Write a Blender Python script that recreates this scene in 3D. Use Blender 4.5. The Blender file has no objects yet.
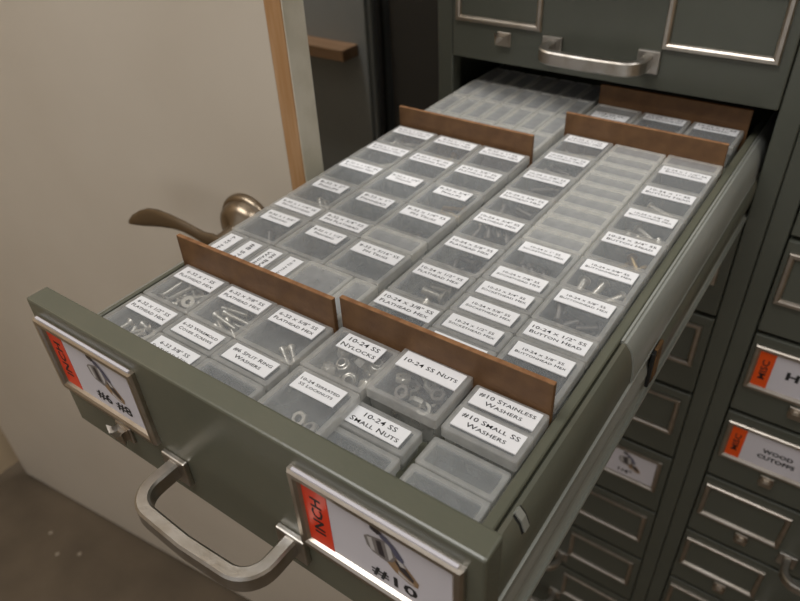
import bpy, bmesh, math, random
from mathutils import Vector, Matrix
random.seed(7)
C = bpy.context.scene.collection
Z0 = 1.095                      # the open drawer's top edge stands this high above the floor
ORD = ['zeroth', 'first', 'second', 'third', 'fourth', 'fifth', 'sixth', 'seventh', 'eighth', 'ninth', 'tenth']

# ------------------------------------------------------------------ materials
def srgb(r, g, b):
    f = lambda c: ((c/255+.055)/1.055)**2.4 if c/255 > .04045 else c/255/12.92
    return (f(r), f(g), f(b), 1)

def mat(name, col, rough=.5, metal=0, noise=None, bump=None, spec=.5, coat=0):
    m = bpy.data.materials.new(name); m.use_nodes = True
    nt = m.node_tree; b = nt.nodes['Principled BSDF']
    b.inputs['Base Color'].default_value = col
    b.inputs['Roughness'].default_value = rough
    b.inputs['Metallic'].default_value = metal
    b.inputs['Specular IOR Level'].default_value = spec
    b.inputs['Coat Weight'].default_value = coat
    tc = nt.nodes.new('ShaderNodeTexCoord')
    if noise:
        col2, scale, lo, hi = noise[:4]
        n = nt.nodes.new('ShaderNodeTexNoise'); n.inputs['Scale'].default_value = scale; n.inputs['Detail'].default_value = 6
        if len(noise) > 4:
            mp = nt.nodes.new('ShaderNodeMapping'); mp.inputs['Scale'].default_value = noise[4]
            nt.links.new(tc.outputs['Object'], mp.inputs[0]); nt.links.new(mp.outputs[0], n.inputs['Vector'])
        else:
            nt.links.new(tc.outputs['Object'], n.inputs['Vector'])
        r = nt.nodes.new('ShaderNodeValToRGB')
        r.color_ramp.elements[0].position = lo; r.color_ramp.elements[0].color = col
        r.color_ramp.elements[1].position = hi; r.color_ramp.elements[1].color = col2
        nt.links.new(n.outputs['Fac'], r.inputs[0]); nt.links.new(r.outputs[0], b.inputs['Base Color'])
    if bump:
        n = nt.nodes.new('ShaderNodeTexNoise'); n.inputs['Scale'].default_value = bump[0]; n.inputs['Detail'].default_value = 3
        nt.links.new(tc.outputs['Object'], n.inputs['Vector'])
        bp = nt.nodes.new('ShaderNodeBump'); bp.inputs['Strength'].default_value = bump[1]; bp.inputs['Distance'].default_value = .002
        nt.links.new(n.outputs['Fac'], bp.inputs['Height']); nt.links.new(bp.outputs[0], b.inputs['Normal'])
    return m

def plastic(name, veil, col, rough=.3, tint=(.95, .955, .96, 1), gloss=.10):
    m = bpy.data.materials.new(name); m.use_nodes = True
    nt = m.node_tree; nt.nodes.clear(); N = nt.nodes.new; L = nt.links.new
    out = N('ShaderNodeOutputMaterial'); tr = N('ShaderNodeBsdfTransparent'); tr.inputs[0].default_value = tint
    df = N('ShaderNodeBsdfDiffuse'); df.inputs[0].default_value = col
    tl = N('ShaderNodeBsdfTranslucent'); tl.inputs[0].default_value = col
    mx = N('ShaderNodeMixShader'); mx.inputs[0].default_value = .5; L(df.outputs[0], mx.inputs[1]); L(tl.outputs[0], mx.inputs[2])
    m2 = N('ShaderNodeMixShader'); L(tr.outputs[0], m2.inputs[1]); L(mx.outputs[0], m2.inputs[2])
    tc = N('ShaderNodeTexCoord'); nz = N('ShaderNodeTexNoise'); nz.inputs['Scale'].default_value = 90; nz.inputs['Detail'].default_value = 3
    L(tc.outputs['Object'], nz.inputs['Vector'])
    mr = N('ShaderNodeMapRange'); mr.inputs['From Min'].default_value = .3; mr.inputs['From Max'].default_value = .7
    mr.inputs['To Min'].default_value = veil*.85; mr.inputs['To Max'].default_value = veil*1.15
    L(nz.outputs['Fac'], mr.inputs[0]); L(mr.outputs[0], m2.inputs[0])
    gl = N('ShaderNodeBsdfGlossy'); gl.inputs['Roughness'].default_value = rough; gl.inputs[0].default_value = (.9, .9, .9, 1)
    fr = N('ShaderNodeLayerWeight'); fr.inputs['Blend'].default_value = .5
    pw = N('ShaderNodeMath'); pw.operation = 'POWER'; pw.inputs[1].default_value = 4; L(fr.outputs['Facing'], pw.inputs[0])
    ml = N('ShaderNodeMath'); ml.operation = 'MULTIPLY_ADD'; ml.inputs[1].default_value = gloss*6; ml.inputs[2].default_value = gloss*.3; L(pw.outputs[0], ml.inputs[0])
    m3 = N('ShaderNodeMixShader'); L(ml.outputs[0], m3.inputs[0]); L(m2.outputs[0], m3.inputs[1]); L(gl.outputs[0], m3.inputs[2])
    L(m3.outputs[0], out.inputs[0])
    return m

M = {}
M['green'] = mat('olive_green_paint', srgb(93, 94, 81), .27, noise=(srgb(100, 99, 85), 14, .35, .75), bump=(260, .06))
M['greenworn'] = mat('worn_olive_paint', srgb(89, 90, 78), .42, noise=(srgb(101, 96, 81), 20, .5, .8), bump=(200, .08))
M['cabinet'] = mat('dark_grey_green_paint', srgb(86, 88, 79), .30, noise=(srgb(79, 81, 72), 9, .35, .75), bump=(260, .05))
M['nickel'] = mat('brushed_nickel', srgb(196, 188, 178), .33, 1, noise=(srgb(178, 168, 156), 60, .35, .7))
M['alu'] = mat('cast_aluminium', srgb(192, 188, 182), .36, 1, noise=(srgb(160, 150, 136), 45, .45, .75), bump=(320, .08))
M['zinc'] = mat('zinc_plated_steel', srgb(178, 180, 173), .36, .42, noise=(srgb(146, 148, 140), 30, .35, .75, (1, .15, 1)))
M['rust'] = mat('rusty_steel', srgb(120, 88, 52), .7, .3, noise=(srgb(60, 46, 32), 120, .35, .7))
M['black'] = mat('black_rubber', srgb(18, 18, 18), .6)
M['hardboard'] = mat('brown_hardboard', srgb(116, 83, 50), .62, noise=(srgb(92, 63, 36), 70, .3, .72), bump=(500, .15))
M['hardedge'] = mat('pale_hardboard_edge', srgb(150, 108, 70), .75, noise=(srgb(120, 80, 48), 160, .35, .7))
M['paper'] = mat('white_label_tape', srgb(232, 232, 234), .8, spec=.12)
M['card'] = mat('white_card', srgb(214, 210, 216), .35, coat=.15)
M['ink'] = mat('black_ink', srgb(26, 26, 28), .5)
M['red'] = mat('red_orange_card', srgb(236, 62, 26), .3, coat=.15)
M['orange'] = mat('orange_card', srgb(232, 84, 22), .3, coat=.15)
M['door'] = mat('cream_door_paint', srgb(205, 195, 180), .42, noise=(srgb(195, 184, 168), 3, .35, .75), bump=(40, .05))
M['dooredge'] = mat('door_edge_paint', srgb(206, 200, 184), .5, noise=(srgb(192, 186, 168), 30, .4, .7))
M['wood'] = mat('bare_pine_edge', srgb(166, 124, 80), .6, noise=(srgb(186, 150, 112), 26, .45, .8, (6, 6, .4)), bump=(120, .1))
M['lever'] = mat('satin_nickel_lever', srgb(146, 132, 114), .30, 1)
M['concrete'] = mat('concrete_floor', srgb(112, 98, 80), .75, noise=(srgb(82, 71, 57), 5, .3, .72), bump=(60, .2))
M['wallpaint'] = mat('tan_wall_paint', srgb(196, 176, 146), .7, noise=(srgb(186, 166, 138), 4, .4, .7))
M['greywall'] = mat('grey_wall_paint', srgb(104, 106, 105), .7, noise=(srgb(86, 88, 86), 3, .4, .7))
M['greysteel'] = mat('grey_locker_paint', srgb(142, 146, 146), .5, noise=(srgb(134, 138, 138), 4, .35, .7))
M['darkbrown'] = mat('dark_brown_panel', srgb(58, 56, 52), .55, noise=(srgb(50, 48, 45), 4, .35, .7))
M['ceiling'] = mat('white_ceiling', srgb(225, 222, 215), .8, noise=(srgb(215, 212, 205), 3, .4, .7))
M['ledge'] = mat('oak_ledge', srgb(148, 118, 92), .5, noise=(srgb(120, 92, 64), 16, .35, .7, (.3, 3, 3)))
M['steel'] = mat('stainless_fastener', srgb(206, 200, 188), .30, .75)
M['dullsteel'] = mat('dull_fastener', srgb(128, 122, 114), .4, .7)
M['brass'] = mat('yellow_zinc_fastener', srgb(176, 150, 104), .35, .8)
M['fleck'] = mat('white_paint_fleck', srgb(158, 146, 128), .8)
M['nut_light'] = mat('printed_light_grey', srgb(196, 192, 190), .4)
M['nut_mid'] = mat('printed_mid_grey', srgb(128, 122, 120), .4)
M['nut_dark'] = mat('printed_dark_grey', srgb(56, 50, 54), .4)
M['nut_brown'] = mat('printed_bronze', srgb(150, 122, 92), .4)
M['nut_blue'] = mat('printed_slate_blue', srgb(92, 92, 112), .4)
PLB = plastic('frosted_box_wall', .22, (.86, .86, .83, 1))
PLC = plastic('cloudy_box_wall', .32, (.92, .92, .90, 1))
PLR = plastic('frosted_lid_rim', .32, (.92, .915, .89, 1))
PLRC = plastic('milky_lid_rim', .46, (.93, .92, .88, 1))
PLP = plastic('clear_lid_panel', .17, (.84, .87, .90, 1), gloss=.07)
PLE = plastic('cloudy_lid_panel', .25, (.92, .93, .94, 1), gloss=.07)

# ------------------------------------------------------------------ helpers
def empty(name, loc, rz=0):
    o = bpy.data.objects.new(name, None); C.objects.link(o)
    o.empty_display_size = .02
    o.location = (loc[0], loc[1], loc[2]+Z0); o.rotation_euler = (0, 0, rz)
    return o

def tag(o, label, cat, group=None, kind=None):
    if label: o['label'] = label
    if cat: o['category'] = cat
    if group: o['group'] = group
    if kind: o['kind'] = kind
    return o

def world(o):
    v = Vector((0, 0, 0))
    while o is not None:
        v += o.location; o = o.parent
    return v

def mk(name, bm, mats, parent=None, base=None, smooth=False):
    """links a bmesh given in drawer coordinates as one object; base: its own origin (drawer coordinates)"""
    if base is None:
        vs = [v.co for v in bm.verts]
        base = Vector(((min(v.x for v in vs)+max(v.x for v in vs))/2, (min(v.y for v in vs)+max(v.y for v in vs))/2, min(v.z for v in vs)))
    base = Vector(base)
    bmesh.ops.translate(bm, verts=bm.verts, vec=-base)
    bmesh.ops.recalc_face_normals(bm, faces=bm.faces)
    if smooth:
        for f in bm.faces: f.smooth = True
    me = bpy.data.meshes.new(name); bm.to_mesh(me); bm.free()
    for m in (mats if isinstance(mats, (list, tuple)) else [mats]): me.materials.append(m)
    if smooth:
        try: me.set_sharp_from_angle(angle=math.radians(38))
        except Exception: pass
    o = bpy.data.objects.new(name, me); C.objects.link(o)
    w = base+Vector((0, 0, Z0))
    if parent is not None:
        o.parent = parent; o.location = w-world(parent)
    else:
        o.location = w
    return o

def box(bm, x0, x1, y0, y1, z0, z1, bev=0, seg=2, mi=0):
    r = bmesh.ops.create_cube(bm, size=1)
    vs = r['verts']
    for v in vs:
        v.co = Vector((x0+(v.co.x+.5)*(x1-x0), y0+(v.co.y+.5)*(y1-y0), z0+(v.co.z+.5)*(z1-z0)))
    fs = {f for v in vs for f in v.link_faces}
    for f in fs: f.material_index = mi
    if bev:
        es = list({e for v in vs for e in v.link_edges})
        r = bmesh.ops.bevel(bm, geom=es, offset=bev, segments=seg, profile=.5, affect='EDGES')
        for f in r['faces']: f.material_index = mi
    return bm

def BM(): return bmesh.new()

def loft(bm, loops, closed=True, caps=True):
    rings = [[bm.verts.new(p) for p in lp] for lp in loops]
    n = len(rings[0])
    for a, b in zip(rings, rings[1:]):
        for i in range(n if closed else n-1):
            j = (i+1) % n
            try: bm.faces.new((a[i], a[j], b[j], b[i]))
            except ValueError: pass
    if caps:
        bm.faces.new(rings[0][::-1]); bm.faces.new(rings[-1])
    return rings

def frame_bm(x1, x2, z1, z2, w, y, t):
    """bevelled picture-frame: outer x1..x2, z2(bottom)..z1(top), bar width w, standing t proud of plane y"""
    bm = BM()
    def rect(i, yy): return [(x1+i, yy, z1-i), (x2-i, yy, z1-i), (x2-i, yy, z2+i), (x1+i, yy, z2+i)]
    lp = [rect(0, y+.0004), rect(0, y-t*.6), rect(.0012, y-t), rect(w*.62, y-t), rect(w*.86, y-t*.72), rect(w, y-t*.2), rect(w, y+.0004)]
    loft(bm, lp, True, False)
    return bm

def rrect(w, d, r, z, n=4, ox=0, oy=0):
    pts = []
    for cx, cy, a0 in ((w/2-r, d/2-r, 0), (-w/2+r, d/2-r, 90), (-w/2+r, -d/2+r, 180), (w/2-r, -d/2+r, 270)):
        for i in range(n+1):
            a = math.radians(a0+90*i/n); pts.append((ox+cx+r*math.cos(a), oy+cy+r*math.sin(a), z))
    return pts

_text_cache = {}
def text_mesh(txt, small_caps=True, bold=.016):
    """an outline-filled text mesh in the XY plane, centred on the origin, and its width and height"""
    k = (txt, small_caps, bold)
    if k in _text_cache: return _text_cache[k]
    cu = bpy.data.curves.new('lettering', 'FONT'); cu.body = txt; cu.align_x = 'CENTER'; cu.align_y = 'CENTER'
    cu.size = 1; cu.resolution_u = 2; cu.space_line = 1.22; cu.space_character = 1.04; cu.small_caps_scale = .82; cu.offset = bold
    if small_caps:
        for i in range(len(cu.body_format)): cu.body_format[i].use_small_caps = True
    o = bpy.data.objects.new('lettering', cu); C.objects.link(o)
    dg = bpy.context.evaluated_depsgraph_get(); dg.update()
    me = bpy.data.meshes.new_from_object(o.evaluated_get(dg), depsgraph=dg)
    bpy.data.objects.remove(o); bpy.data.curves.remove(cu)
    xs = [v.co.x for v in me.vertices]; ys = [v.co.y for v in me.vertices]
    cx, cy = (min(xs)+max(xs))/2, (min(ys)+max(ys))/2
    for v in me.vertices: v.co.x -= cx; v.co.y -= cy; v.co.z = 0
    _text_cache[k] = (me, max(xs)-min(xs), max(ys)-min(ys))
    return _text_cache[k]

def lettering(txt, width, height, xf, parent, small_caps=True, stretch=1.4, m=None):
    """text as a mesh child; xf maps text-plane (x, y) metres to drawer coordinates"""
    me0, w, h = text_mesh(txt, small_caps, .009 if small_caps else .042 if txt in ('H', 'WOOD\nCUTOFFS') else .022)
    sy = height/h; sx = sy*stretch
    if w*sx > width: sx = width/w; sy = min(sy, sx/min(1.38, stretch))
    me = me0.copy(); me.name = 'lettering'
    P = [Vector(xf(v.co.x*sx, v.co.y*sy)) for v in me.vertices]
    base = sum(P, Vector())/len(P)
    for v, p in zip(me.vertices, P): v.co = p-base
    me.materials.clear(); me.materials.append(m or M['ink'])
    o = bpy.data.objects.new('lettering', me); C.objects.link(o)
    o.parent = parent; o.location = base+Vector((0, 0, Z0))-world(parent)
    return o

def lathe(bm, prof, M4=None, n=16):
    """prof: (radius, height) list around +Z; M4 places it"""
    rings = []
    for r, h in prof:
        if r < 1e-6: rings.append([bm.verts.new((0, 0, h))])
        else: rings.append([bm.verts.new((r*math.cos(2*math.pi*i/n), r*math.sin(2*math.pi*i/n), h)) for i in range(n)])
    for a, b in zip(rings, rings[1:]):
        for i in range(n):
            j = (i+1) % n
            if len(a) == 1 and len(b) == 1: continue
            if len(a) == 1: bm.faces.new((a[0], b[i], b[j]))
            elif len(b) == 1: bm.faces.new((a[i], a[j], b[0]))
            else: bm.faces.new((a[i], a[j], b[j], b[i]))
    vs = [v for r in rings for v in r]
    if M4 is not None: bmesh.ops.transform(bm, matrix=M4, verts=vs)
    return vs

def poly_y(bm, prof, y0, y1):
    loft(bm, [[(x, y0, z) for x, z in prof], [(x, y1, z) for x, z in prof]])
    return bm

# ------------------------------------------------------------------ pieces of a drawer front
H = .1195
def knob_bm(x, y, z):
    bm = BM()
    box(bm, x-.0085, x+.0085, y-.0022, y+.0004, z-.0078, z+.0078, .0008, 1)
    lp = []
    for t, w, h in ((0, .0062, .0058), (.35, .0054, .0050), (.7, .0066, .0058), (1, .0090, .0072)):
        yy = y-.002-.0085*t
        lp.append([(x-w, yy+.002*t, z+h+.0015*t), (x-w*.45, yy, z+h*.6), (x+w*.45, yy, z+h*.6), (x+w, yy+.002*t, z+h+.0015*t), (x+w*.8, yy+.003*t, z-h*.75), (x-w*.8, yy+.003*t, z-h*.75)])
    loft(bm, lp)
    return bm

def handle_bm(x0, y, zt):
    """flat-bar bow handle: returns (bar, plate, plate)"""
    zc = zt-.0905
    xa, xb = x0+.1275, x0+.2325
    path = [(xa, y+.001), (xa, y-.008), (xa, y-.016), (xa, y-.0204)]
    R, D = .018, .0385
    for i in range(1, 8):
        a = math.pi/2*i/8; path.append((xa+R-R*math.cos(a), y-D+R-R*math.sin(a)))
    path += [(xa+R, y-D), (xa+R+.022, y-D-.001), ((xa+xb)/2, y-D-.0015), (xb-R-.022, y-D-.001), (xb-R, y-D)]
    for i in range(1, 8):
        a = math.pi/2*i/8; path.append((xb-R+R*math.sin(a), y-D+R-R*math.cos(a)))
    path += [(xb, y-.0204), (xb, y-.016), (xb, y-.008), (xb, y+.001)]
    hw, hh, c = .0048, .0070, .0015
    sec = [(-hw, -hh+c), (-hw, hh-c), (-hw+c, hh), (hw-c, hh), (hw, hh-c), (hw, -hh+c), (hw-c, -hh), (-hw+c, -hh)]
    lp = []
    for i, p in enumerate(path):
        a = path[max(i-1, 0)]; b = path[min(i+1, len(path)-1)]
        t = Vector((b[0]-a[0], b[1]-a[1])).normalized(); n = Vector((-t.y, t.x))
        lp.append([(p[0]+n.x*u, p[1]+n.y*u, zc+v) for u, v in sec])
    bar = BM(); loft(bar, lp)
    plates = []
    for x in (xa, xb):
        pb = BM(); box(pb, x-.0115, x+.0115, y-.0042, y+.0004, zc-.0125, zc+.0105, .0012, 2); plates.append(pb)
    return bar, plates

def panel_bm(x0, x1, y, zt, zb, t=.0165):
    bm = BM(); box(bm, x0, x1, y, y+t, zb, zt, .0016, 2); return bm

HOLD = ((.0058, .1133), (.2429, .3504))
ZF1, ZF2 = -.0128, -.0778

def picture(parent, cx, cz, s, y):
    """printed picture of a bolt with a nut: flat coloured patches on the card"""
    bm = BM()
    def patch(pts, mi, k):
        f = bm.faces.new([bm.verts.new((cx+a*s, y-.00003*k, cz+b*s)) for a, b in pts]); f.material_index = mi
    # bolt shank to the lower side, grey barrel nut, dark clip on top
    patch([(.0, .12), (.40, -.02), (.62, -.25), (.84, -.52), (.80, -.72), (.55, -.74), (.15, -.58), (-.12, -.32)], 3, 1)
    patch([(.12, -.05), (.40, -.10), (.70, -.48), (.66, -.60), (.30, -.38)], 2, 2)
    patch([(.24, -.42), (.55, -.62), (.74, -.66), (.60, -.70), (.25, -.58)], 0, 3)
    patch([(-.74, .20), (-.62, .32), (-.05, .50), (.12, .42), (.20, -.02), (.10, -.22), (-.10, -.36), (-.50, -.28), (-.66, -.12)], 1, 4)
    patch([(-.64, .24), (-.50, .30), (-.42, -.20), (-.54, -.20)], 0, 5)
    patch([(-.38, .30), (-.22, .36), (-.12, -.22), (-.30, -.22)], 2, 6)
    patch([(-.10, .42), (.06, .42), (.12, .0), (.0, -.24)], 0, 7)
    patch([(-.34, .72), (-.06, .66), (.22, .44), (.44, .10), (.40, -.02), (.22, .05), (.02, .40), (-.20, .52)], 4, 8)
    patch([(-.52, .80), (-.30, .84), (-.16, .70), (-.30, .58), (-.50, .66)], 2, 9)
    patch([(.22, .05), (.40, -.02), (.50, -.16), (.32, -.18)], 0, 10)
    return mk('printed_picture', bm, [M['nut_light'], M['nut_mid'], M['nut_dark'], M['nut_brown'], M['nut_blue']], parent)

def card_set(parent, x0, y, zt, hold, strip=None, lines=None, size=.009, bolt=False, stripcol='red', tx=.62, tz=.5, stretch=1.2, bold=False):
    """what sits in a label holder, as children of parent"""
    xa, xb = x0+HOLD[hold][0]+.0062, x0+HOLD[hold][1]-.0062
    z1, z2 = zt+ZF1-.0058, zt+ZF2+.0058
    w, h = xb-xa, z1-z2
    bm = BM(); box(bm, xa, xb, y-.0009, y+.0003, z2, z1)
    cd = mk('card', bm, M['card'], parent)
    sw = w*.185
    if strip:
        bm = BM(); box(bm, xa, xa+sw, y-.0012, y-.0008, z2, z1)
        mk('colour_strip', bm, M[stripcol], parent)
        cx, cz = xa+sw*.52, (z1+z2)/2
        lettering(strip, h*.66, sw*.44, lambda a, b: (cx-b, y-.00135, cz+a), parent, False, 1.25)
    if lines:
        cx, cz = xa+w*tx, z2+h*tz
        lettering(lines, w*.50, size, lambda a, b: (cx+a, y-.0011, cz+b), parent, False, stretch)
    if bolt:
        picture(parent, xa+w*.60, z2+h*.60, h*.40, y-.00105)
    return cd

# ------------------------------------------------------------------ the setting
def struct(name, bm, m, **k):
    o = mk(name, bm, m, **k); o['kind'] = 'structure'; return o
FZ = -Z0
bm = BM(); box(bm, -1.3, 2.4, -2.4, 1.6, FZ-.1, FZ); struct('floor', bm, M['concrete'])
bm = BM(); box(bm, -1.3, 2.4, -2.4, 1.6, 1.60, 1.70); struct('ceiling', bm, M['ceiling'])
bm = BM(); box(bm, -1.2, -1.098, -2.4, 1.32, FZ, 1.60); struct('wall_left', bm, M['wallpaint'])
bm = BM(); box(bm, -1.2, 2.4, 1.33, 1.45, FZ, 1.60); struct('wall_back', bm, M['greywall'])
bm = BM(); box(bm, 2.2, 2.32, -2.4, 1.33, FZ, 1.60); struct('wall_right', bm, M['wallpaint'])

# ------------------------------------------------------------------ the cream door with its lever
nrm = Vector((.1034, -.9946, 0)).normalized(); along = Vector((nrm.y*-1, nrm.x, 0))      # along: towards the latch edge
along = Vector((.9946, .1034, 0)).normalized()
ROSE = Vector((-.0900, .2783, -.1080))
def door_bm(a0, a1, d0, d1, z0, z1, bev=0):
    bm = BM(); box(bm, a0, a1, d0, d1, z0, z1, bev, 2)
    Mx = Matrix(((along.x, -nrm.x, 0), (along.y, -nrm.y, 0), (0, 0, 1))).to_4x4()
    Mx.translation = ROSE
    bmesh.ops.transform(bm, matrix=Mx, verts=bm.verts)
    return bm
# door coordinates: a along the face towards the latch edge, d into the door, z relative to the lever
door = empty('door', (ROSE.x-.45, ROSE.y-.04, FZ))
tag(door, 'cream painted door standing open behind the drawer, bare wood strip beside its edge', 'door')
AE = .0860
mk('door_leaf', door_bm(-.945, AE-.0185, .0002, .031, FZ+.010-ROSE.z, 1.05-ROSE.z, .0012), M['door'], door)
mk('bare_wood_strip', door_bm(AE-.0186, AE-.0008, -.0001, .0305, FZ+.010-ROSE.z, 1.05-ROSE.z, .0008), M['wood'], door)['label'] = 'strip of bare pine where the paint is gone'
mk('latch_edge', door_bm(AE-.0010, AE+.0004, .0012, .031, FZ+.010-ROSE.z, 1.05-ROSE.z), M['dooredge'], door)
TL = Matrix(((along.x, 0, nrm.x), (along.y, 0, nrm.y), (0, 1, 0))).to_4x4(); TL.translation = ROSE   # lathe +Z -> out of the door
bm = BM(); lathe(bm, [(.0335, 0), (.034, .003), (.033, .007), (.0305, .009), (.0290, .0093), (.0285, .0120), (.0265, .018), (.021, .023), (.0140, .0255), (.0092, .028), (.0082, .036), (.0082, .050), (0, .050)], TL, 40)
rose = mk('rose', bm, M['lever'], door, smooth=True)
LA = [.008, -.006, -.019, -.0325, -.0475, -.0625, -.0825, -.0975, -.1125, -.1255, -.1325, -.1345]
LZ = [0, .001, .0005, .0045, .0082, .0098, .0095, .0072, .0025, -.0025, -.0060, -.0075]
LH = [.0070, .0085, .0080, .0070, .0070, .0085, .0108, .0115, .0100, .0070, .0038, .0006]
lp = []
for a, zc, hz in zip(LA, LZ, LH):
    ring = []
    for k in range(14):
        an = 2*math.pi*k/14
        u = math.copysign(abs(math.cos(an))**.7, math.cos(an))*.0036; v = math.copysign(abs(math.sin(an))**.8, math.sin(an))*hz
        ring.append(ROSE+along*a+nrm*(.0505+u)+Vector((0, 0, zc+v)))
    lp.append(ring)
bm = BM(); loft(bm, lp)
mk('lever', bm, M['lever'], door, smooth=True)


# ------------------------------------------------------------------ grey locker, dark box, ledge and cable in the dim corner
lk = lk0 = empty('locker', (-.90, 1.13, FZ)); tag(lk, 'tall mid grey steel locker behind the door with a wooden ledge on its front', 'locker')
bm = BM(); box(bm, -1.09, -.433, .955, 1.32, FZ, .85, .003); mk('body', bm, M['greysteel'], lk)
bm = BM(); box(bm, -1.07, -.440, .945, .956, FZ+.08, .83, .002); mk('door_panel', bm, M['greysteel'], lk)
lk = empty('locker', (-.26, 1.15, FZ)); tag(lk, 'dark brown upright box between grey locker and filing cabinet', 'locker')  # plain dark brown box filling the space beside the grey locker
bm = BM(); box(bm, -.408, -.05, .985, 1.32, FZ, .85, .003); mk('body', bm, M['darkbrown'], lk)
bm = BM(); box(bm, -.404, -.065, .976, .986, FZ+.08, .83, .002); mk('door_panel', bm, M['darkbrown'], lk)
bm = BM()
pts = []
for i in range(30):
    z = .80-i*(.80+Z0-.002)/29
    pts.append((-.4195+.003*math.sin(i*.55), .962, z))
lp = []
for p in pts: lp.append([(p[0]+.007*math.cos(k*math.pi/4), p[1]+.007*math.sin(k*math.pi/4), p[2]) for k in range(8)])
loft(bm, lp)
tag(mk('cable', bm, M['black'], smooth=True), 'thick black cable hanging in the gap beside the grey locker', 'cable')
bm = BM(); box(bm, -.80, -.462, .895, .945, -.170, -.147, .0015)
ld = mk('wooden_ledge', bm, M['ledge'], lk0)

# ------------------------------------------------------------------ filing cabinets
CY = .5565                                                         # plane of the closed drawer fronts
def ztop(k): return .1265 if k == -1 else (.1265+.125 if k == -2 else (.1265+.25 if k == -3 else -.1215-.125*(k-1)))
def closed_drawer(cab, x0, k, cards):
    zt = ztop(k); zb = zt-H
    bm = panel_bm(x0+.0008, x0+.3602, CY, zt, zb, .018)
    d = mk('drawer', bm, M['cabinet'], cab)
    for hi, (a, b) in enumerate(HOLD):
        fr = mk('label_frame', frame_bm(x0+a, x0+b, zt+ZF1, zt+ZF2, .0070, CY, .0042), M['nickel'], d)
        if hi in cards: card_set(d, x0, CY, zt, hi, **cards[hi])
    mk('latch_knob', knob_bm(x0+.0685, CY, zt-.0915), M['nickel'], d)
    bar, plates = handle_bm(x0, CY, zt)
    mk('handle', bar, M['alu'], d, smooth=True)
    for p in plates: mk('handle_plate', p, M['alu'], d)
    return d

def cabinet(x0, label, cards, open_k=None, ks=range(-3, 8)):
    xl, xr = x0-.0215, x0+.3828
    cab = empty('filing_cabinet', ((xl+xr)/2, .93, FZ)); tag(cab, label, 'cabinet', 'grey green steel filing cabinets')
    top = ztop(-3)+.02
    bm = BM(); box(bm, xl, x0-.0008, CY+.002, CY+.022, FZ, top, .0012, 1); mk('stile', bm, M['cabinet'], cab)
    bm = BM(); box(bm, x0+.3612, xr-.0006, CY+.002, CY+.022, FZ, top, .0012, 1); mk('stile', bm, M['cabinet'], cab)
    for x in (xl, xr-.0026):
        bm = BM(); box(bm, x, x+.002, CY+.022, 1.30, FZ, top); mk('side_panel', bm, M['cabinet'], cab)
    bm = BM(); box(bm, xl+.002, xr-.0026, 1.298, 1.30, FZ, top); mk('rear_panel', bm, M['cabinet'], cab)
    bm = BM(); box(bm, xl, xr-.0006, CY+.022, 1.30, top, top+.002); mk('top_panel', bm, M['cabinet'], cab)
    bm = BM(); box(bm, x0-.0008, x0+.3612, CY+.004, CY+.02, FZ, ztop(7)-H-.004); mk('plinth', bm, M['cabinet'], cab)
    for k in ks:
        if k == open_k: continue
        zt = ztop(k)
        if k-1 != open_k:
            bm = BM(); box(bm, x0-.0006, x0+.3610, CY+.0185, CY+.034, zt-.004, zt+.0095); mk('rail', bm, M['cabinet'], cab)
        closed_drawer(cab, x0, k, cards.get(k, {}))
    return cab

cabL = cabinet(0.0, 'olive grey filing cabinet whose drawer of small boxes is pulled out', {4: {1: dict(lines='1/4"', size=.0085, bolt=True, tx=.56, tz=.20)}}, open_k=0)
cabR = cabinet(.4046, 'olive grey filing cabinet with MISC orange cards beside the cabinet with the open drawer',
    {2: {0: dict(strip='MISC', stripcol='orange', lines='H', size=.0115, tx=.415, tz=.54, stretch=1.35)},
     3: {0: dict(strip='MISC', stripcol='orange', lines='WOOD\nCUTOFFS', size=.0180, tx=.605, tz=.46, stretch=1.1)}})

# ------------------------------------------------------------------ the open drawer
XL, XR, WT, TF = .0165, .3455, -.0310, -.0490          # body side faces, wall top, tray floor
DEND = .735
dr = empty('pulled_out_drawer', (.18, .36, -.1195)); tag(dr, 'olive green drawer pulled out of the cabinet, full of clear hardware boxes', 'drawer')
mk('front_panel', panel_bm(0, .36, 0, 0, -H, .0165), M['green'], dr)
bm = BM()
box(bm, XL, .0200, .0168, DEND, -.1150, WT, .0008, 1)
box(bm, .3386, XR, .0168, DEND, -.1150, WT, .0008, 1)
box(bm, .0200, .3386, .0168, DEND, TF-.006, TF)
box(bm, .0200, .3386, DEND-.004, DEND, TF, WT)
mk('tray', bm, M['green'], dr)
bm = BM(); poly_y(bm, [(.3457, -.064), (.3457, -.0352), (.3470, -.0336), (.3495, -.0340), (.3530, -.0385), (.3555, -.0460), (.3568, -.0560), (.3570, -.0650)], .0169, .74)
side = mk('side_rail', bm, M['greenworn'], dr, smooth=True)
bm = BM(); poly_y(bm, [(.3480, -.0345), (.3495, -.0336), (.3531, -.0381), (.3553, -.0445), (.3545, -.0445)], .0490, .0575); mk('slot', bm, M['black'], side)
bm = BM(); poly_y(bm, [(.3482, -.0340), (.3497, -.0322), (.3535, -.0366), (.3562, -.0440), (.3545, -.0440)], .0505, .0556); mk('latch_tongue', bm, M['zinc'], side)
bm = BM(); poly_y(bm, [(.3457, -.0350), (.3459, -.0318), (.3476, -.0312), (.3482, -.0326), (.3500, -.0328), (.3540, -.0372), (.3568, -.0450), (.3582, -.0560), (.3584, -.0640), (.3572, -.0645), (.3569, -.0560), (.3556, -.0460), (.3531, -.0384), (.3495, -.0338)], .2085, .74)
mk('slide_sleeve', bm, M['zinc'], dr, smooth=True)
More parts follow.
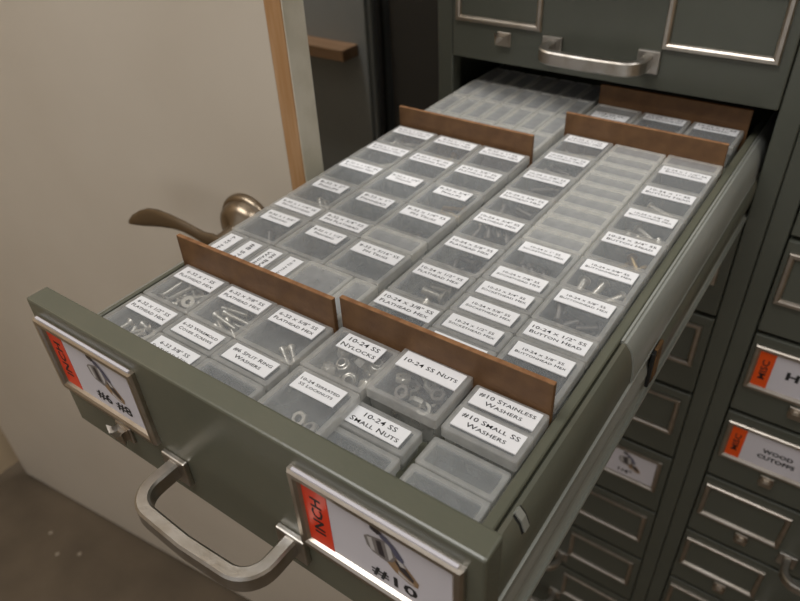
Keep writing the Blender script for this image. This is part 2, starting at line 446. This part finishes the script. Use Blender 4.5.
bm = BM(); poly_y(bm, [(.3460, -.0655), (.3572, -.0655), (.3586, -.0662), (.3588, -.0685), (.3580, -.0715), (.3572, -.0745), (.3580, -.0790), (.3592, -.0830), (.3596, -.0865), (.3588, -.0905), (.3576, -.0960), (.3572, -.1020), (.3578, -.1070), (.3592, -.1095), (.3610, -.1085), (.3614, -.1095), (.3610, -.1140), (.3460, -.1140)], .0169, .74)
mk('slide_channel', bm, M['zinc'], dr, smooth=True)
bm = BM(); poly_y(bm, [(.3590, -.0660), (.3612, -.0700), (.3616, -.0780), (.3612, -.0870), (.3604, -.0940), (.3590, -.0990), (.3578, -.0960), (.3588, -.0905), (.3596, -.0865), (.3592, -.0830), (.3580, -.0790), (.3575, -.0700)], .262, .74)
rl = mk('roller_guide', bm, M['greenworn'], dr, smooth=True)
bm = BM(); box(bm, .3592, .3622, .252, .266, -.0990, -.0650, .0008, 1); mk('stop', bm, M['rust'], rl)['label'] = 'rusty stop block'
bm = BM(); box(bm, .3592, .3618, .2465, .252, -.0990, -.0660, .0006, 1); mk('bumper', bm, M['black'], rl)
bm = BM(); poly_y(bm, [(.0163, -.0352), (.0120, -.0352), (.0050, -.0385), (.0010, -.0440), (.0004, -.0540), (.0004, -.1140), (.0163, -.1140)], .0169, .74)
mk('slide_channel', bm, M['zinc'], dr, smooth=True)
for hi, (a, b) in enumerate(HOLD):
    fr = mk('label_holder', frame_bm(a, b, ZF1, ZF2, .0066, 0, .0045), M['nickel'], dr)
    bm = BM(); box(bm, a+.003, b-.003, -.0030, -.0012, ZF1-.0002, ZF1+.0012); mk('protruding_card', bm, M['card'], fr)
    if hi == 0: card_set(fr, 0, 0, 0, 0, strip='INCH', lines='#6 #8', size=.0098, bolt=True, tx=.62, tz=.19, stretch=1.3)
    else: card_set(fr, 0, 0, 0, 1, strip='INCH', lines='#10', size=.0098, bolt=True, tx=.62, tz=.17, stretch=1.5)
mk('latch_knob', knob_bm(.0700, 0, -.0915), M['nickel'], dr)
bar, plates = handle_bm(0, 0, 0)
hd = mk('handle', bar, M['alu'], dr, smooth=True)
for p in plates: mk('handle_plate', p, M['alu'], hd)

# ------------------------------------------------------------------ dividers
def divider(x0, x1, y, label, ztop=-.004):
    bm = BM(); box(bm, x0, x1, y, y+.0036, TF, ztop, .0004, 1)
    for f in bm.faces:
        if f.normal.z > .5: f.material_index = 1
    o = mk('hardboard_divider', bm, [M['hardboard'], M['hardedge']])
    tag(o, label, 'divider', 'brown hardboard dividers across the drawer')
D1Y, D2Y, D3Y, D4Y, D5Y = .1135, .1165, .4165, .4850, .5760
divider(.0205, .1785, D1Y, 'brown divider behind the front boxes on the handle-end, by the door', -.0035)
divider(.1825, .3378, D2Y, 'brown divider behind the nut and washer boxes', -.0015)
divider(.0200, .1765, D3Y, 'brown divider in front of the grid of small empty boxes')
divider(.1795, .3370, D4Y, 'brown divider between the button head boxes and three rear boxes')
divider(.1795, .3370, D5Y, 'brown divider at the far end under the closed drawer', -.0040)

# ------------------------------------------------------------------ boxes
_bm = {}
def box_meshes(w, d, h, cloudy, rot):
    k = (round(w, 4), round(d, 4), round(h, 4), cloudy)
    if k in _bm: return _bm[k]
    r = .0016
    b = BM()
    hb = h-.0048
    i = .0009
    o_ = [rrect(w-.0052, d-.0052, r, 0), rrect(w-.0022, d-.0022, r, hb), rrect(w-.0046, d-.0046, r-.0006, hb), rrect(w-.0074, d-.0074, r-.0006, .0013)]
    rg = loft(b, o_, True, False); b.faces.new(rg[0][::-1]); b.faces.new(rg[-1])
    bmesh.ops.recalc_face_normals(b, faces=b.faces)
    mb = bpy.data.meshes.new('body'); b.to_mesh(mb); b.free(); mb.materials.append(PLC if cloudy else PLB)
    l = BM()
    rw = .0033
    lp = [rrect(w-.0019, d-.0019, r, h-.0078), rrect(w-.0004, d-.0004, r, h-.0078), rrect(w-.0004, d-.0004, r, h-.0006), rrect(w-.0014, d-.0014, r, h),
          rrect(w-2*rw, d-2*rw, r*.8, h), rrect(w-2*rw-.0012, d-2*rw-.0012, r*.7, h-.0008)]
    rg = loft(l, lp, True, False)
    f = l.faces.new(rg[-1]); f.material_index = 1
    lp2 = [rrect(w-.0019, d-.0019, r, h-.0022)]
    r2 = [l.verts.new(p) for p in lp2[0]]
    n = len(r2)
    for j in range(n): l.faces.new((rg[0][j], rg[0][(j+1) % n], r2[(j+1) % n], r2[j]))
    r3 = [l.verts.new(p) for p in rrect(w-2*rw-.0012, d-2*rw-.0012, r*.7, h-.0018)]
    for j in range(n): l.faces.new((r2[j], r2[(j+1) % n], r3[(j+1) % n], r3[j]))
    f = l.faces.new(r3); f.material_index = 1
    bmesh.ops.recalc_face_normals(l, faces=l.faces)
    ml = bpy.data.meshes.new('lid'); l.to_mesh(ml); l.free(); ml.materials.append(PLRC if cloudy else PLR); ml.materials.append(PLE if cloudy else PLP)
    _bm[k] = (mb, ml)
    return _bm[k]

def parts_box(cx, y1, w, d, h, label, txt=None, cloudy=False, lab=None, rot=0, group=None, cat='box', dz=0):
    """cx: middle across the drawer; y1: back edge; lab: (width, height, back margin) of the paper label; rot: writing turned a quarter"""
    w_, d_ = w-.0005, d-.0004
    t = empty('parts_box', (cx, y1-d/2, TF+dz)); tag(t, label, cat, group)
    mb, ml = box_meshes(w_, d_, h, cloudy, rot)
    for nm, me in (('body', mb), ('lid', ml)):
        o = bpy.data.objects.new(nm, me); C.objects.link(o); o.parent = t
    t.rotation_euler.z = random.uniform(-.006, .006)
    if txt:
        lw, lh, mg = lab
        zt = TF+dz+h+.0001
        bm = BM()
        if rot: box(bm, cx-lh/2, cx+lh/2, y1-mg-lw, y1-mg, zt-.0008, zt)
        else: box(bm, cx-lw/2, cx+lw/2, y1-mg-lh, y1-mg, zt-.0008, zt)
        lb = mk('paper_label', bm, M['paper'], t)
        two = '\n' in txt
        if rot:
            mx, my = cx, y1-mg-lw/2
            lettering(txt, lw*.86, lh*(.66 if two else .34), lambda a, b: (mx+b, my-a, zt+.00012), lb)
        else:
            mx, my = cx, y1-mg-lh/2
            lettering(txt, lw*.88, lh*(.68 if two else .34), lambda a, b: (mx+a, my+b, zt+.00012), lb)
    return t

P = .0453; NP = .02265                                   # depth of a full and of a half box
HB = .0240; HF = .0208; HM = .0255                                               # box height up to the lid top (-.025)
COLX = [.0468, .0985, .1510]; COLF = [.0505, .1005, .1515]                             # three columns by the door side
COLR = [.2085, .2605, .3122]
FULLLAB = (.0415, .0148, .0030); NLAB = (.0400, .0150, .0026)
BOXES = {}
def put(key, col, y1, full, text, label, right=False, h=None, w=None, lab=None, cloudy=False, group=None):
    x = (COLR if right else (COLX if key[0] == 'm' else COLF))[col]
    w = w or ((.0500, .0518, .0524)[col] if key[0] == 'm' else (.0496, .0500, .0530)[col] if not right else (.0508, .0520, .0508)[col])
    if h is None: h = HB if right else (HM if key[0] == 'm' else HF)
    d = .0418 if key == 'Ea' else P if full else NP
    if key in ('F1', 'F2'): w = .0496
    x += {'E2': -.0066, 'E3': -.0066, 'F1': .0014, 'F2': .0014, 'F3': -.0005, 'F4': -.0005, 'D2': .0012}.get(key, 0)
    BOXES[key] = (x, y1, w, d, h)
    return parts_box(x, y1, w, d, h, label, text, cloudy, lab or (FULLLAB if full else NLAB), 0, group)

# front compartment, door half
y = .1135
put('A1', 0, y, True, '6-32 x 1" SS\nFlathead Hex', 'clear box marked 1" flathead hex, by the drawer side touching the front divider')
put('A2', 0, y-P, True, '6-32 x 1/2" SS\nFlathead Hex', 'clear box of half inch flathead screws in the corner near the INCH #6 #8 card')
put('B1', 1, y, True, '6-32 x 7/8" SS\nFlathead Hex', 'clear box marked 7/8" flathead hex, middle one against the front divider')
put('B2', 1, y-P, False, '6-32 Wiremold\nCover Screws', 'narrow clear box marked cover screws')
put('B3', 1, y-P-NP, False, '6-32 3/8" SS\nFlathead Hex', 'narrow clear box marked 3/8" flathead hex against the drawer front')
put('C1', 2, y, True, '6-32 x 5/8" SS\nFlathead Hex', 'clear nearly empty box marked 5/8" flathead hex at the divider end')
put('C2', 2, y-P, False, '#6 Split Ring\nWashers', 'narrow clear box marked split ring washers')
put('C3', 2, y-P-NP, False, None, 'unmarked narrow box in front of the split ring washers')
# front compartment, nut half
y = .1155
put('D1', 0, y, True, '10-24 SS\nNylocks', 'clear box of nylon locknuts marked nylocks', True, lab=(.0315, .0148, .0040))
put('D2', 0, y-P, True, '10-24 Serrated\nSS Locknuts', 'clear box marked serrated locknuts behind the drawer front', True, lab=(.0350, .0148, .0034))
put('E1', 1, y+.0035, .0495, '10-24 SS Nuts', 'tall clear box marked SS nuts with a one line label', True, h=.0270, lab=(.0440, .0148, .0036))
put('E2', 1, .0712, False, '10-24 SS\nSmall Nuts', 'low narrow box marked small nuts', True, h=.0170, lab=(.0400, .0140, .0042))
put('E3', 1, .0484, False, None, 'unmarked low box between small nuts and the drawer front', True, h=.0160)
put('F1', 2, .1162, False, '#10 Stainless\nWashers', 'narrow clear box marked stainless washers touching the divider', True, h=.0240, lab=(.0420, .0144, .0024))
put('F2', 2, .0960, False, '#10 Small SS\nWashers', 'narrow clear box marked small washers in front of the stainless washers', True, h=.0245, lab=(.0420, .0148, .0024))
put('F3', 2, .0725, False, None, 'unmarked narrow box in front of the small washers box', True, h=.0170, cloudy=False)
put('F4', 2, .0497, False, None, 'unmarked narrow box wedged in the corner behind the INCH #10 card', True, h=.0168)
# main compartment, door half
Y0 = .4140
plan = [
 (0, [('8-32 x 1 1/2" SS\nFlathead Hex', 1), ('8-32 x 1 1/4" SS\nFlathead Hex', 1), ('8-32 x 1 1/8" SS\nFlathead Hex', 1), ('8-32 x 2"\nPhillips', 1), ('8-32 x 1 1/4" SS\nPH Flathead', 0), ('8-32 x 1 3/4"\nPanhead', 1)]),
 (1, [('8-32 x 1" SS\nFlathead Hex', 1), ('8-32 x 7/8" SS\nFlathead Hex', 1), ('8-32 x 1 1/4"\nPhillips', 1), ('8-32 x 1"\nPanhead', 1), ('8-32 x 3/4" SS\nPH Flathead', 0), ('8-32 x 1 1/2"\nPanhead', 1)]),
 (2, [('8-32 x 1" SS\nFlathead Hex', 1), ('8-32 x 3/8" SS\nFlathead Hex', 1), ('8-32 x 3/4"\nPhillips', 1), ('8-32 x 1/4" SS\nPH Truss', 1), (None, 0), ('8-32 x 5/16" SS\nPH Truss', 1)]),
]
COLN = ['column along the door side wall', 'middle column of the door half', 'column beside the central gap']
for c, rows in plan:
    yy = Y0
    for i, (t, full) in enumerate(rows):
        word = t.split('\n')[1].lower().replace('ph ', 'PH ') if t else ''
        if t: lab = f'clear {"narrow " if not full else ""}box marked {word}, {ORD[i+1]} from the back, {COLN[c]}'
        else: lab = f'unmarked narrow box between two PH truss boxes, {COLN[c]}'
        small = t and ('Panhead' in t or 'Phillips' in t)
        lw = (.0335 if small else .0432) if full else .0430
        put(f'm{"ABC"[c]}{i+1}', c, yy, full, t, lab, lab=(lw, .0145 if full else .0140, .0036), cloudy=(t is None), h=HM+(.0008 if t is None else 0))
        yy -= P if full else NP
yr = Y0-5*P-NP                                            # ~ .1678 : the row whose boxes are turned
for i, (t, lb) in enumerate((('6-32 Nuts', 'turned narrow box with label 6-32 reading sideways, by the drawer side'), ('#8 Star', 'turned narrow box marked #8 star, second from the drawer side'),
                             ('#6 Brass\nWashers', 'turned narrow box marked brass washers'), ('6-32 Nylocks', 'turned narrow box marked nylocks in one sideways line'))):
    cx = .0345+.02235*i
    parts_box(cx, yr, .0223, .0490, HM-.001, lb, t, False, (.0330, .0140, .0045), 1)
    
parts_box(.1330, yr+.0008, .0440, .0495, HM-.001, 'unmarked square box next to the sideways nylocks box, behind the divider', None, True)
parts_box(.1665, yr+.0008, .0222, .0495, HM-.001, 'unmarked narrow box at the divider gap beside the square unmarked box', None, True)
# main compartment, nut half
Y1 = .4840
for i, t in enumerate(('1"', '7/8"', '7/8"', '3/4"', '3/4"', '5/8"', '1/2"', '3/8"')):
    put(f'D{i+1}m', 0, Y1-P*i, True, f'10-24 x {t} SS\nFlathead Hex', f'clear flathead hex box, {ORD[i+1]} from the back in the column just past the central gap', True,
        lab=((.0408, .0147, .0036) if i < 7 else (.0470, .0150, .0030)))
for i in range(9):
    BOXES[f'E{i+1}s'] = (COLR[1], Y1-NP*i, .0512, NP, HB)
    parts_box(COLR[1], Y1-NP*i, .0512, NP, HB, f'empty cloudy box without label, {ORD[i+1]} from the back in the ladder of nine', None, True, group='ladder of nine empty boxes')
ye = Y1-9*NP
put('Ea', 1, ye, True, '10-24 x 1" SS\nSockethead Hex', 'clear full size box marked sockethead hex in front of the nine empty boxes', True, lab=(.0385, .0140, .0038))
for i, t in enumerate(('10-24 x 7/8" SS', '10-23 x 3/4" SS', '10-24 x 5/8" SS', '10-24 x 1/2" SS', '10-24 x 3/8" SS')):
    put(f'E{"bcdef"[i]}', 1, ye-.0418-NP*i, False, t+'\nSockethead Hex', f'narrow box marked sockethead hex, {ORD[i+1]} in front of the full size sockethead box', True, lab=(.0400, .0152, .0028))
yy = Y1+.0022
put('f0', 2, yy, False, None, 'unmarked narrow box behind the button head column', True, cloudy=True); yy -= NP
for i, (t, full) in enumerate((('10-24 x 1 1/4" SS\nButton Head', 1), ('10-24 x 1" SS\nButton Head', 1), ('10-24 x 7/8" SS\nButtonhead Hex', 1), ('10-24 x 3/4" SS\nButton Head', 1), ('10-24 x 5/8" SS\nButtonhead Hex', 1),
                                  ('10-24 x 5/8" SS\nButtonhead Hex', 1), ('10-24 x 1/2" SS\nButton Head', 0), ('10-24 x 3/8" SS\nButtonhead Hex', 1))):
    put(f'f{i+1}', 2, yy, full, t, f'{"clear" if full else "narrow clear"} box marked {t.split(chr(10))[1].lower()}, {ORD[i+1]} labelled box from the back along the slide', True,
        lab=((.0430 if 'Button Head' in t else .0400), .0152, .0040 if full else .0030))
    yy -= P if full else NP
# rear compartment
for i, (x, t, mg, nm) in enumerate(((.2050, '1/4-20 SS\nNuts', .022, 'with its label near the near edge'), (.2570, '10-24 x 2" SS\nPH Flathead', .0030, 'with bright screws inside'), (.3095, '10-24 x 1" SS\nPanhead', .0030, 'at the slide side'))):
    BOXES[f'G{i+1}'] = (x, .5755, .0510, .0460, HB)
    parts_box(x, .5755, .0510, .0460, HB, f'clear labelled box behind the rear divider {nm}', t, i == 0, ((.0380 if i < 1 else .0420), .0145, mg))
for r in range(4):
    for c in range(7):
        yb = .6300-.0530*r
        parts_box(.0305+.0222*c, yb, .0222, .0525, HB-.001*(r == 0), f'empty cloudy box without label, {ORD[c+1]} from the door side, {ORD[r+1]} row from the cabinet', None, True, group='grid of empty boxes at the rear')

# ------------------------------------------------------------------ fasteners
def screw_mesh(kind, L, d):
    b = BM(); r = d/2
    prof = []
    n = max(6, int(L/.0012))
    z = 0
    shaft = [(0, 0), (r*.7, 0)]
    for i in range(n):
        z = L*(i+.25)/n; shaft.append((r, z)); shaft.append((r*.86, z+L*.5/n))
    if kind == 'flat': head = [(r*.95, L), (r*2.0, L+r*1.35), (r*2.0, L+r*1.5), (r*.75, L+r*1.5), (r*.72, L+r*.4), (0, L+r*.4)]
    elif kind == 'button': head = [(r*.95, L), (r*1.85, L), (r*1.8, L+r*.5), (r*1.4, L+r*1.0), (r*.7, L+r*1.15), (r*.65, L+r*.5), (0, L+r*.5)]
    elif kind == 'pan': head = [(r*.95, L), (r*1.9, L), (r*1.9, L+r*.9), (r*1.5, L+r*1.3), (r*.5, L+r*1.35), (r*.4, L+r*.8), (0, L+r*.8)]
    else: head = [(r*.95, L), (r*1.55, L), (r*1.55, L+r*1.9), (r*.8, L+r*2), (r*.75, L+r*1), (0, L+r*1)]
    lathe(b, shaft+head, Matrix.Translation((0, 0, -(L+r*1.4)/2)), 12)
    bmesh.ops.recalc_face_normals(b, faces=b.faces)
    for f in b.faces: f.smooth = True
    me = bpy.data.meshes.new('screw'); b.to_mesh(me); b.free()
    try: me.set_sharp_from_angle(angle=math.radians(40))
    except Exception: pass
    return me, (L+r*1.4)/2, r*1.5

def nut_mesh(af, th, collar):
    b = BM(); R = af/2/math.cos(math.pi/6); hole = af*.27
    def ring(rf, z): return [(rf(i)*math.cos(2*math.pi*i/24), rf(i)*math.sin(2*math.pi*i/24), z) for i in range(24)]
    hexr = lambda i: af/2/math.cos(((2*math.pi*i/24+math.pi/6) % (math.pi/3))-math.pi/6)
    k = lambda v: (lambda i: v)
    lp = [ring(k(hole), 0), ring(k(af*.48), 0), ring(hexr, th*.1), ring(hexr, th*.82), ring(k(af*.48), th)]
    if collar: lp += [ring(k(af*.40), th*1.05), ring(k(af*.36), th*1.35), ring(k(af*.28), th*1.4)]
    lp += [ring(k(hole), th*(1.4 if collar else 1))]
    rg = loft(b, lp+[lp[0]], True, False)
    bmesh.ops.remove_doubles(b, verts=b.verts, dist=1e-6)
    bmesh.ops.recalc_face_normals(b, faces=b.faces)
    for f in b.faces: f.smooth = True
    me = bpy.data.meshes.new('nut'); b.to_mesh(me); b.free()
    try: me.set_sharp_from_angle(angle=math.radians(25))
    except Exception: pass
    return me

def washer_mesh(od, idd, th):
    b = BM()
    ring = lambda r, z: [(r*math.cos(2*math.pi*i/24), r*math.sin(2*math.pi*i/24), z) for i in range(24)]
    loft(b, [ring(idd/2, 0), ring(od/2, 0), ring(od/2, th), ring(idd/2, th), ring(idd/2, 0)], True, False)
    bmesh.ops.remove_doubles(b, verts=b.verts, dist=1e-6); bmesh.ops.recalc_face_normals(b, faces=b.faces)
    me = bpy.data.meshes.new('washer'); b.to_mesh(me); b.free()
    return me

def segdist(p1, q1, p2, q2):
    best = 9
    for i in range(9):
        a = p1.lerp(q1, i/8)
        d = q2-p2; t = max(0, min(1, (a-p2).dot(d)/max(d.length_squared, 1e-12)))
        best = min(best, (a-(p2+d*t)).length)
    return best

rs = random.Random(11)
def scatter(key, name, meshes, n, half, rad, label, cat, group, region=None, layers=7, start=.0030, tall=False):
    """lays n fasteners in the box, layer on layer, none through another"""
    x, y1, w, d, h = BOXES[key]
    x0, x1, ya, yb = x-w/2+.0045, x+w/2-.0045, y1-d+.0045, y1-.0045
    if region:
        fx0, fx1, fy0, fy1 = region
        x0, x1, ya, yb = x0+(x1-x0)*fx0, x0+(x1-x0)*fx1, ya+(yb-ya)*fy0, ya+(yb-ya)*fy1
    z = TF+.0015+start; done = []; k = 0
    proto = meshes
    for layer in range(layers):
        tries = 0
        while tries < 200 and k < n:
            tries += 1
            a = rs.uniform(0, 2*math.pi); tilt = rs.uniform(-.12, .12)
            dv = Vector((math.cos(a)*math.cos(tilt), math.sin(a)*math.cos(tilt), math.sin(tilt)))
            ex, ey = abs(dv.x)*half+rad, abs(dv.y)*half+rad
            if x1-x0 < 2*ex or yb-ya < 2*ey: continue
            c = Vector((rs.uniform(x0+ex, x1-ex), rs.uniform(ya+ey, yb-ey), z+abs(dv.z)*half*.5))
            p, q = c-dv*half, c+dv*half
            if max(p.z, q.z)+rad > TF+h-.0035: continue
            if any(segdist(p, q, a_, b_) < rad*1.55 for a_, b_ in done): continue
            done.append((p, q)); k += 1
            o = bpy.data.objects.new(name, rs.choice(proto)); C.objects.link(o)
            if half < .004:
                o.rotation_euler = (rs.choice((.15, .3, .9, 1.2, -.5)), rs.uniform(-.3, .3), a)
            else:
                o.rotation_mode = 'QUATERNION'; o.rotation_quaternion = dv.to_track_quat('Z', 'Y')
            o.location = (c.x, c.y, c.z+Z0)
            tag(o, label, cat, group)
        z += rad*1.6
def with_mat(me, m):
    me.materials.clear(); me.materials.append(m); return me
S = {}
def screws(key, kind, L, d, n, m, desc, **k):
    kk = (kind, L, d, m)
    if kk not in S:
        me, half, rad = screw_mesh(kind, L, d); S[kk] = (with_mat(me, M[m]), half, rad)
    me, half, rad = S[kk]
    nm = {'flat': 'flathead_screw', 'button': 'button_head_screw', 'pan': 'panhead_screw', 'socket': 'socket_head_screw'}[kind]
    scatter(key, nm, [me], n, half, rad, f'loose {nm.replace("_", " ")} inside the {desc}', 'screw', f'screws in the {desc}', **k)

screws('A1', 'flat', .0254, .0035, 13, 'steel', 'box marked one inch flathead hex')
screws('A2', 'flat', .0127, .0035, 14, 'steel', 'corner box of half inch screws', layers=4, region=(.15, 1, 0, .8))
screws('B1', 'flat', .0222, .0035, 15, 'steel', 'middle box at the front divider')
screws('C1', 'flat', .0159, .0035, 4, 'steel', 'nearly empty box by the divider end', region=(.45, 1, 0, .6))
screws('mA1', 'flat', .0254, .0042, 8, 'steel', 'rearmost box along the door side wall')
screws('mA2', 'flat', .0254, .0042, 7, 'steel', 'second box along the door side wall', region=(.2, 1, 0, .7))
screws('mB1', 'flat', .0254, .0042, 4, 'brass', 'rearmost box of the middle column')
screws('mB2', 'flat', .0200, .0042, 2, 'dullsteel', 'second box of the middle column')
screws('mC2', 'flat', .0095, .0042, 6, 'dullsteel', 'second box beside the central gap', region=(.3, 1, 0, .6))
screws('mC3', 'pan', .0190, .0042, 3, 'brass', 'third box beside the central gap', region=(.2, .9, .3, 1))
screws('mC4', 'pan', .0064, .0042, 4, 'dullsteel', 'fourth box beside the central gap')
screws('mC6', 'pan', .0079, .0042, 4, 'steel', 'PH truss box nearest the turned boxes', region=(.4, 1, 0, .6))
screws('mA4', 'pan', .0330, .0042, 2, 'steel', 'fourth box along the door side wall')
screws('mA6', 'pan', .0330, .0042, 2, 'dullsteel', 'panhead box along the door side wall')
screws('D1m', 'flat', .0254, .0060, 9, 'steel', 'rearmost box right of the central gap')
screws('D2m', 'flat', .0222, .0048, 7, 'dullsteel', 'second box right of the central gap')
screws('D3m', 'flat', .0222, .0048, 6, 'dullsteel', 'third box right of the central gap')
screws('D4m', 'flat', .0190, .0048, 8, 'dullsteel', 'fourth box right of the central gap')
screws('D5m', 'flat', .0190, .0048, 9, 'dullsteel', 'fifth box right of the central gap')
screws('D6m', 'flat', .0159, .0048, 7, 'dullsteel', 'sixth box right of the central gap')
screws('D7m', 'flat', .0150, .0062, 12, 'steel', 'seventh box right of the central gap')
screws('D8m', 'flat', .0095, .0048, 8, 'dullsteel', 'eighth box right of the central gap')
screws('Ea', 'socket', .0254, .0048, 3, 'dullsteel', 'full size sockethead box')
screws('f1', 'button', .0318, .0048, 3, 'steel', 'first button head box', region=(.1, .9, 0, .6))
screws('f2', 'button', .0254, .0048, 4, 'steel', 'second button head box', region=(.1, .95, 0, .6))
screws('f3', 'button', .0180, .0055, 9, 'steel', 'third button head box')
screws('f4', 'button', .0190, .0048, 3, 'brass', 'fourth button head box', region=(.3, 1, 0, 1))
screws('f5', 'button', .0159, .0055, 9, 'steel', 'fifth button head box')
screws('f6', 'button', .0159, .0048, 8, 'dullsteel', 'sixth button head box')
screws('f8', 'button', .0095, .0048, 12, 'dullsteel', 'eighth button head box')
screws('G2', 'pan', .0180, .0048, 8, 'steel', 'rear box with bright screws')
nl = with_mat(nut_mesh(.0095, .0062, True), M['steel']); nn = with_mat(nut_mesh(.0095, .0034, False), M['steel'])
nd = with_mat(nut_mesh(.0095, .0034, False), M['dullsteel'])
scatter('D1', 'locknut', [nl], 20, .0030, .0048, 'nylon insert locknut heaped inside the box marked nylocks', 'nut', 'locknuts in the nylocks box')
scatter('D2', 'serrated_nut', [nn], 8, .0030, .0048, 'serrated locknut lying at the near end of its box', 'nut', 'nuts in the serrated locknuts box', region=(.3, 1, 0, .5))
scatter('E1', 'hex_nut', [nn, nn, nd], 30, .0025, .0044, 'hex nut heaped inside the tall SS nuts box', 'nut', 'nuts in the SS nuts box')
wm = with_mat(washer_mesh(.0100, .0042, .001), M['steel'])
x, y1, w, d, h = BOXES['A1']
o = bpy.data.objects.new('washer', wm); C.objects.link(o); o.location = (x+.010, y1-.031, TF+.0155+Z0); o.rotation_euler = (.25, .2, 0)
tag(o, 'single bright washer on top of the screws in the one inch flathead box', 'washer')

# white flecks of paint on the concrete floor
for i, (fx, fy) in enumerate(((-.828, .116), (-.764, .092), (-.721, .121))):
    bm = BM(); lathe(bm, [(0, FZ+.0012), (.0035, FZ+.0012), (.005, FZ), (0, FZ)], Matrix.Translation((fx, fy, 0)), 9)
    tag(mk('paint_fleck', bm, M['fleck']), 'small pale fleck of dried paint on the concrete floor', 'paint fleck', 'paint flecks on the concrete')

# ------------------------------------------------------------------ light
def area(name, loc, size, power, col, rot=(0, 0, 0)):
    l = bpy.data.lights.new(name, 'AREA'); l.shape = 'RECTANGLE'; l.size, l.size_y = size; l.energy = power; l.color = col
    o = bpy.data.objects.new(name, l); C.objects.link(o); o.location = (loc[0], loc[1], loc[2]+Z0); o.rotation_euler = rot
    return o
area('overhead_light', (-.15, -.42, 1.56), (1.2, .6), 18, (1, .992, .98))
area('overhead_light', (1.25, .20, 1.56), (.4, 1.0), 9, (1, .992, .98))
area('overhead_light', (-.75, .60, 1.56), (.3, .3), 13, (1, .985, .96))  # added unseen light, brightens the corner behind the door
wd = bpy.data.worlds.new('room_air'); bpy.context.scene.world = wd; wd.use_nodes = True
wd.node_tree.nodes['Background'].inputs[0].default_value = (1, .985, .98, 1); wd.node_tree.nodes['Background'].inputs[1].default_value = .58

# ------------------------------------------------------------------ camera
cam = bpy.data.cameras.new('camera'); co = bpy.data.objects.new('camera', cam); C.objects.link(co)
yaw, pitch, roll = .6454901987, -.6488045473, -.0542004001
cyw, syw, cp, sp = math.cos(yaw), math.sin(yaw), math.cos(pitch), math.sin(pitch)
fwd = Vector((-syw*cp, cyw*cp, sp)); r0 = Vector((cyw, syw, 0)); u0 = r0.cross(fwd)
rt = math.cos(roll)*r0+math.sin(roll)*u0; up = -math.sin(roll)*r0+math.cos(roll)*u0
mw = Matrix((rt, up, -fwd)).transposed().to_4x4(); mw.translation = (.4343711, -.1505519, .2693996+Z0)
co.matrix_world = mw
cam.sensor_width = 36; cam.lens = 681.532/800*36; cam.clip_start = .01
cam.dof.use_dof = True; cam.dof.focus_distance = (Vector((.22, .10, -.025))-Vector((.4343711, -.1505519, .2693996))).dot(fwd); cam.dof.aperture_fstop = 9.5
sc = bpy.context.scene; sc.camera = co
sc.view_settings.view_transform = 'Standard'; sc.view_settings.look = 'None'; sc.view_settings.exposure = 0; sc.view_settings.gamma = 1; sc.view_settings.use_curve_mapping = False
sc.cycles.transparent_max_bounces = 40; sc.cycles.max_bounces = 10; sc.cycles.use_denoising = True
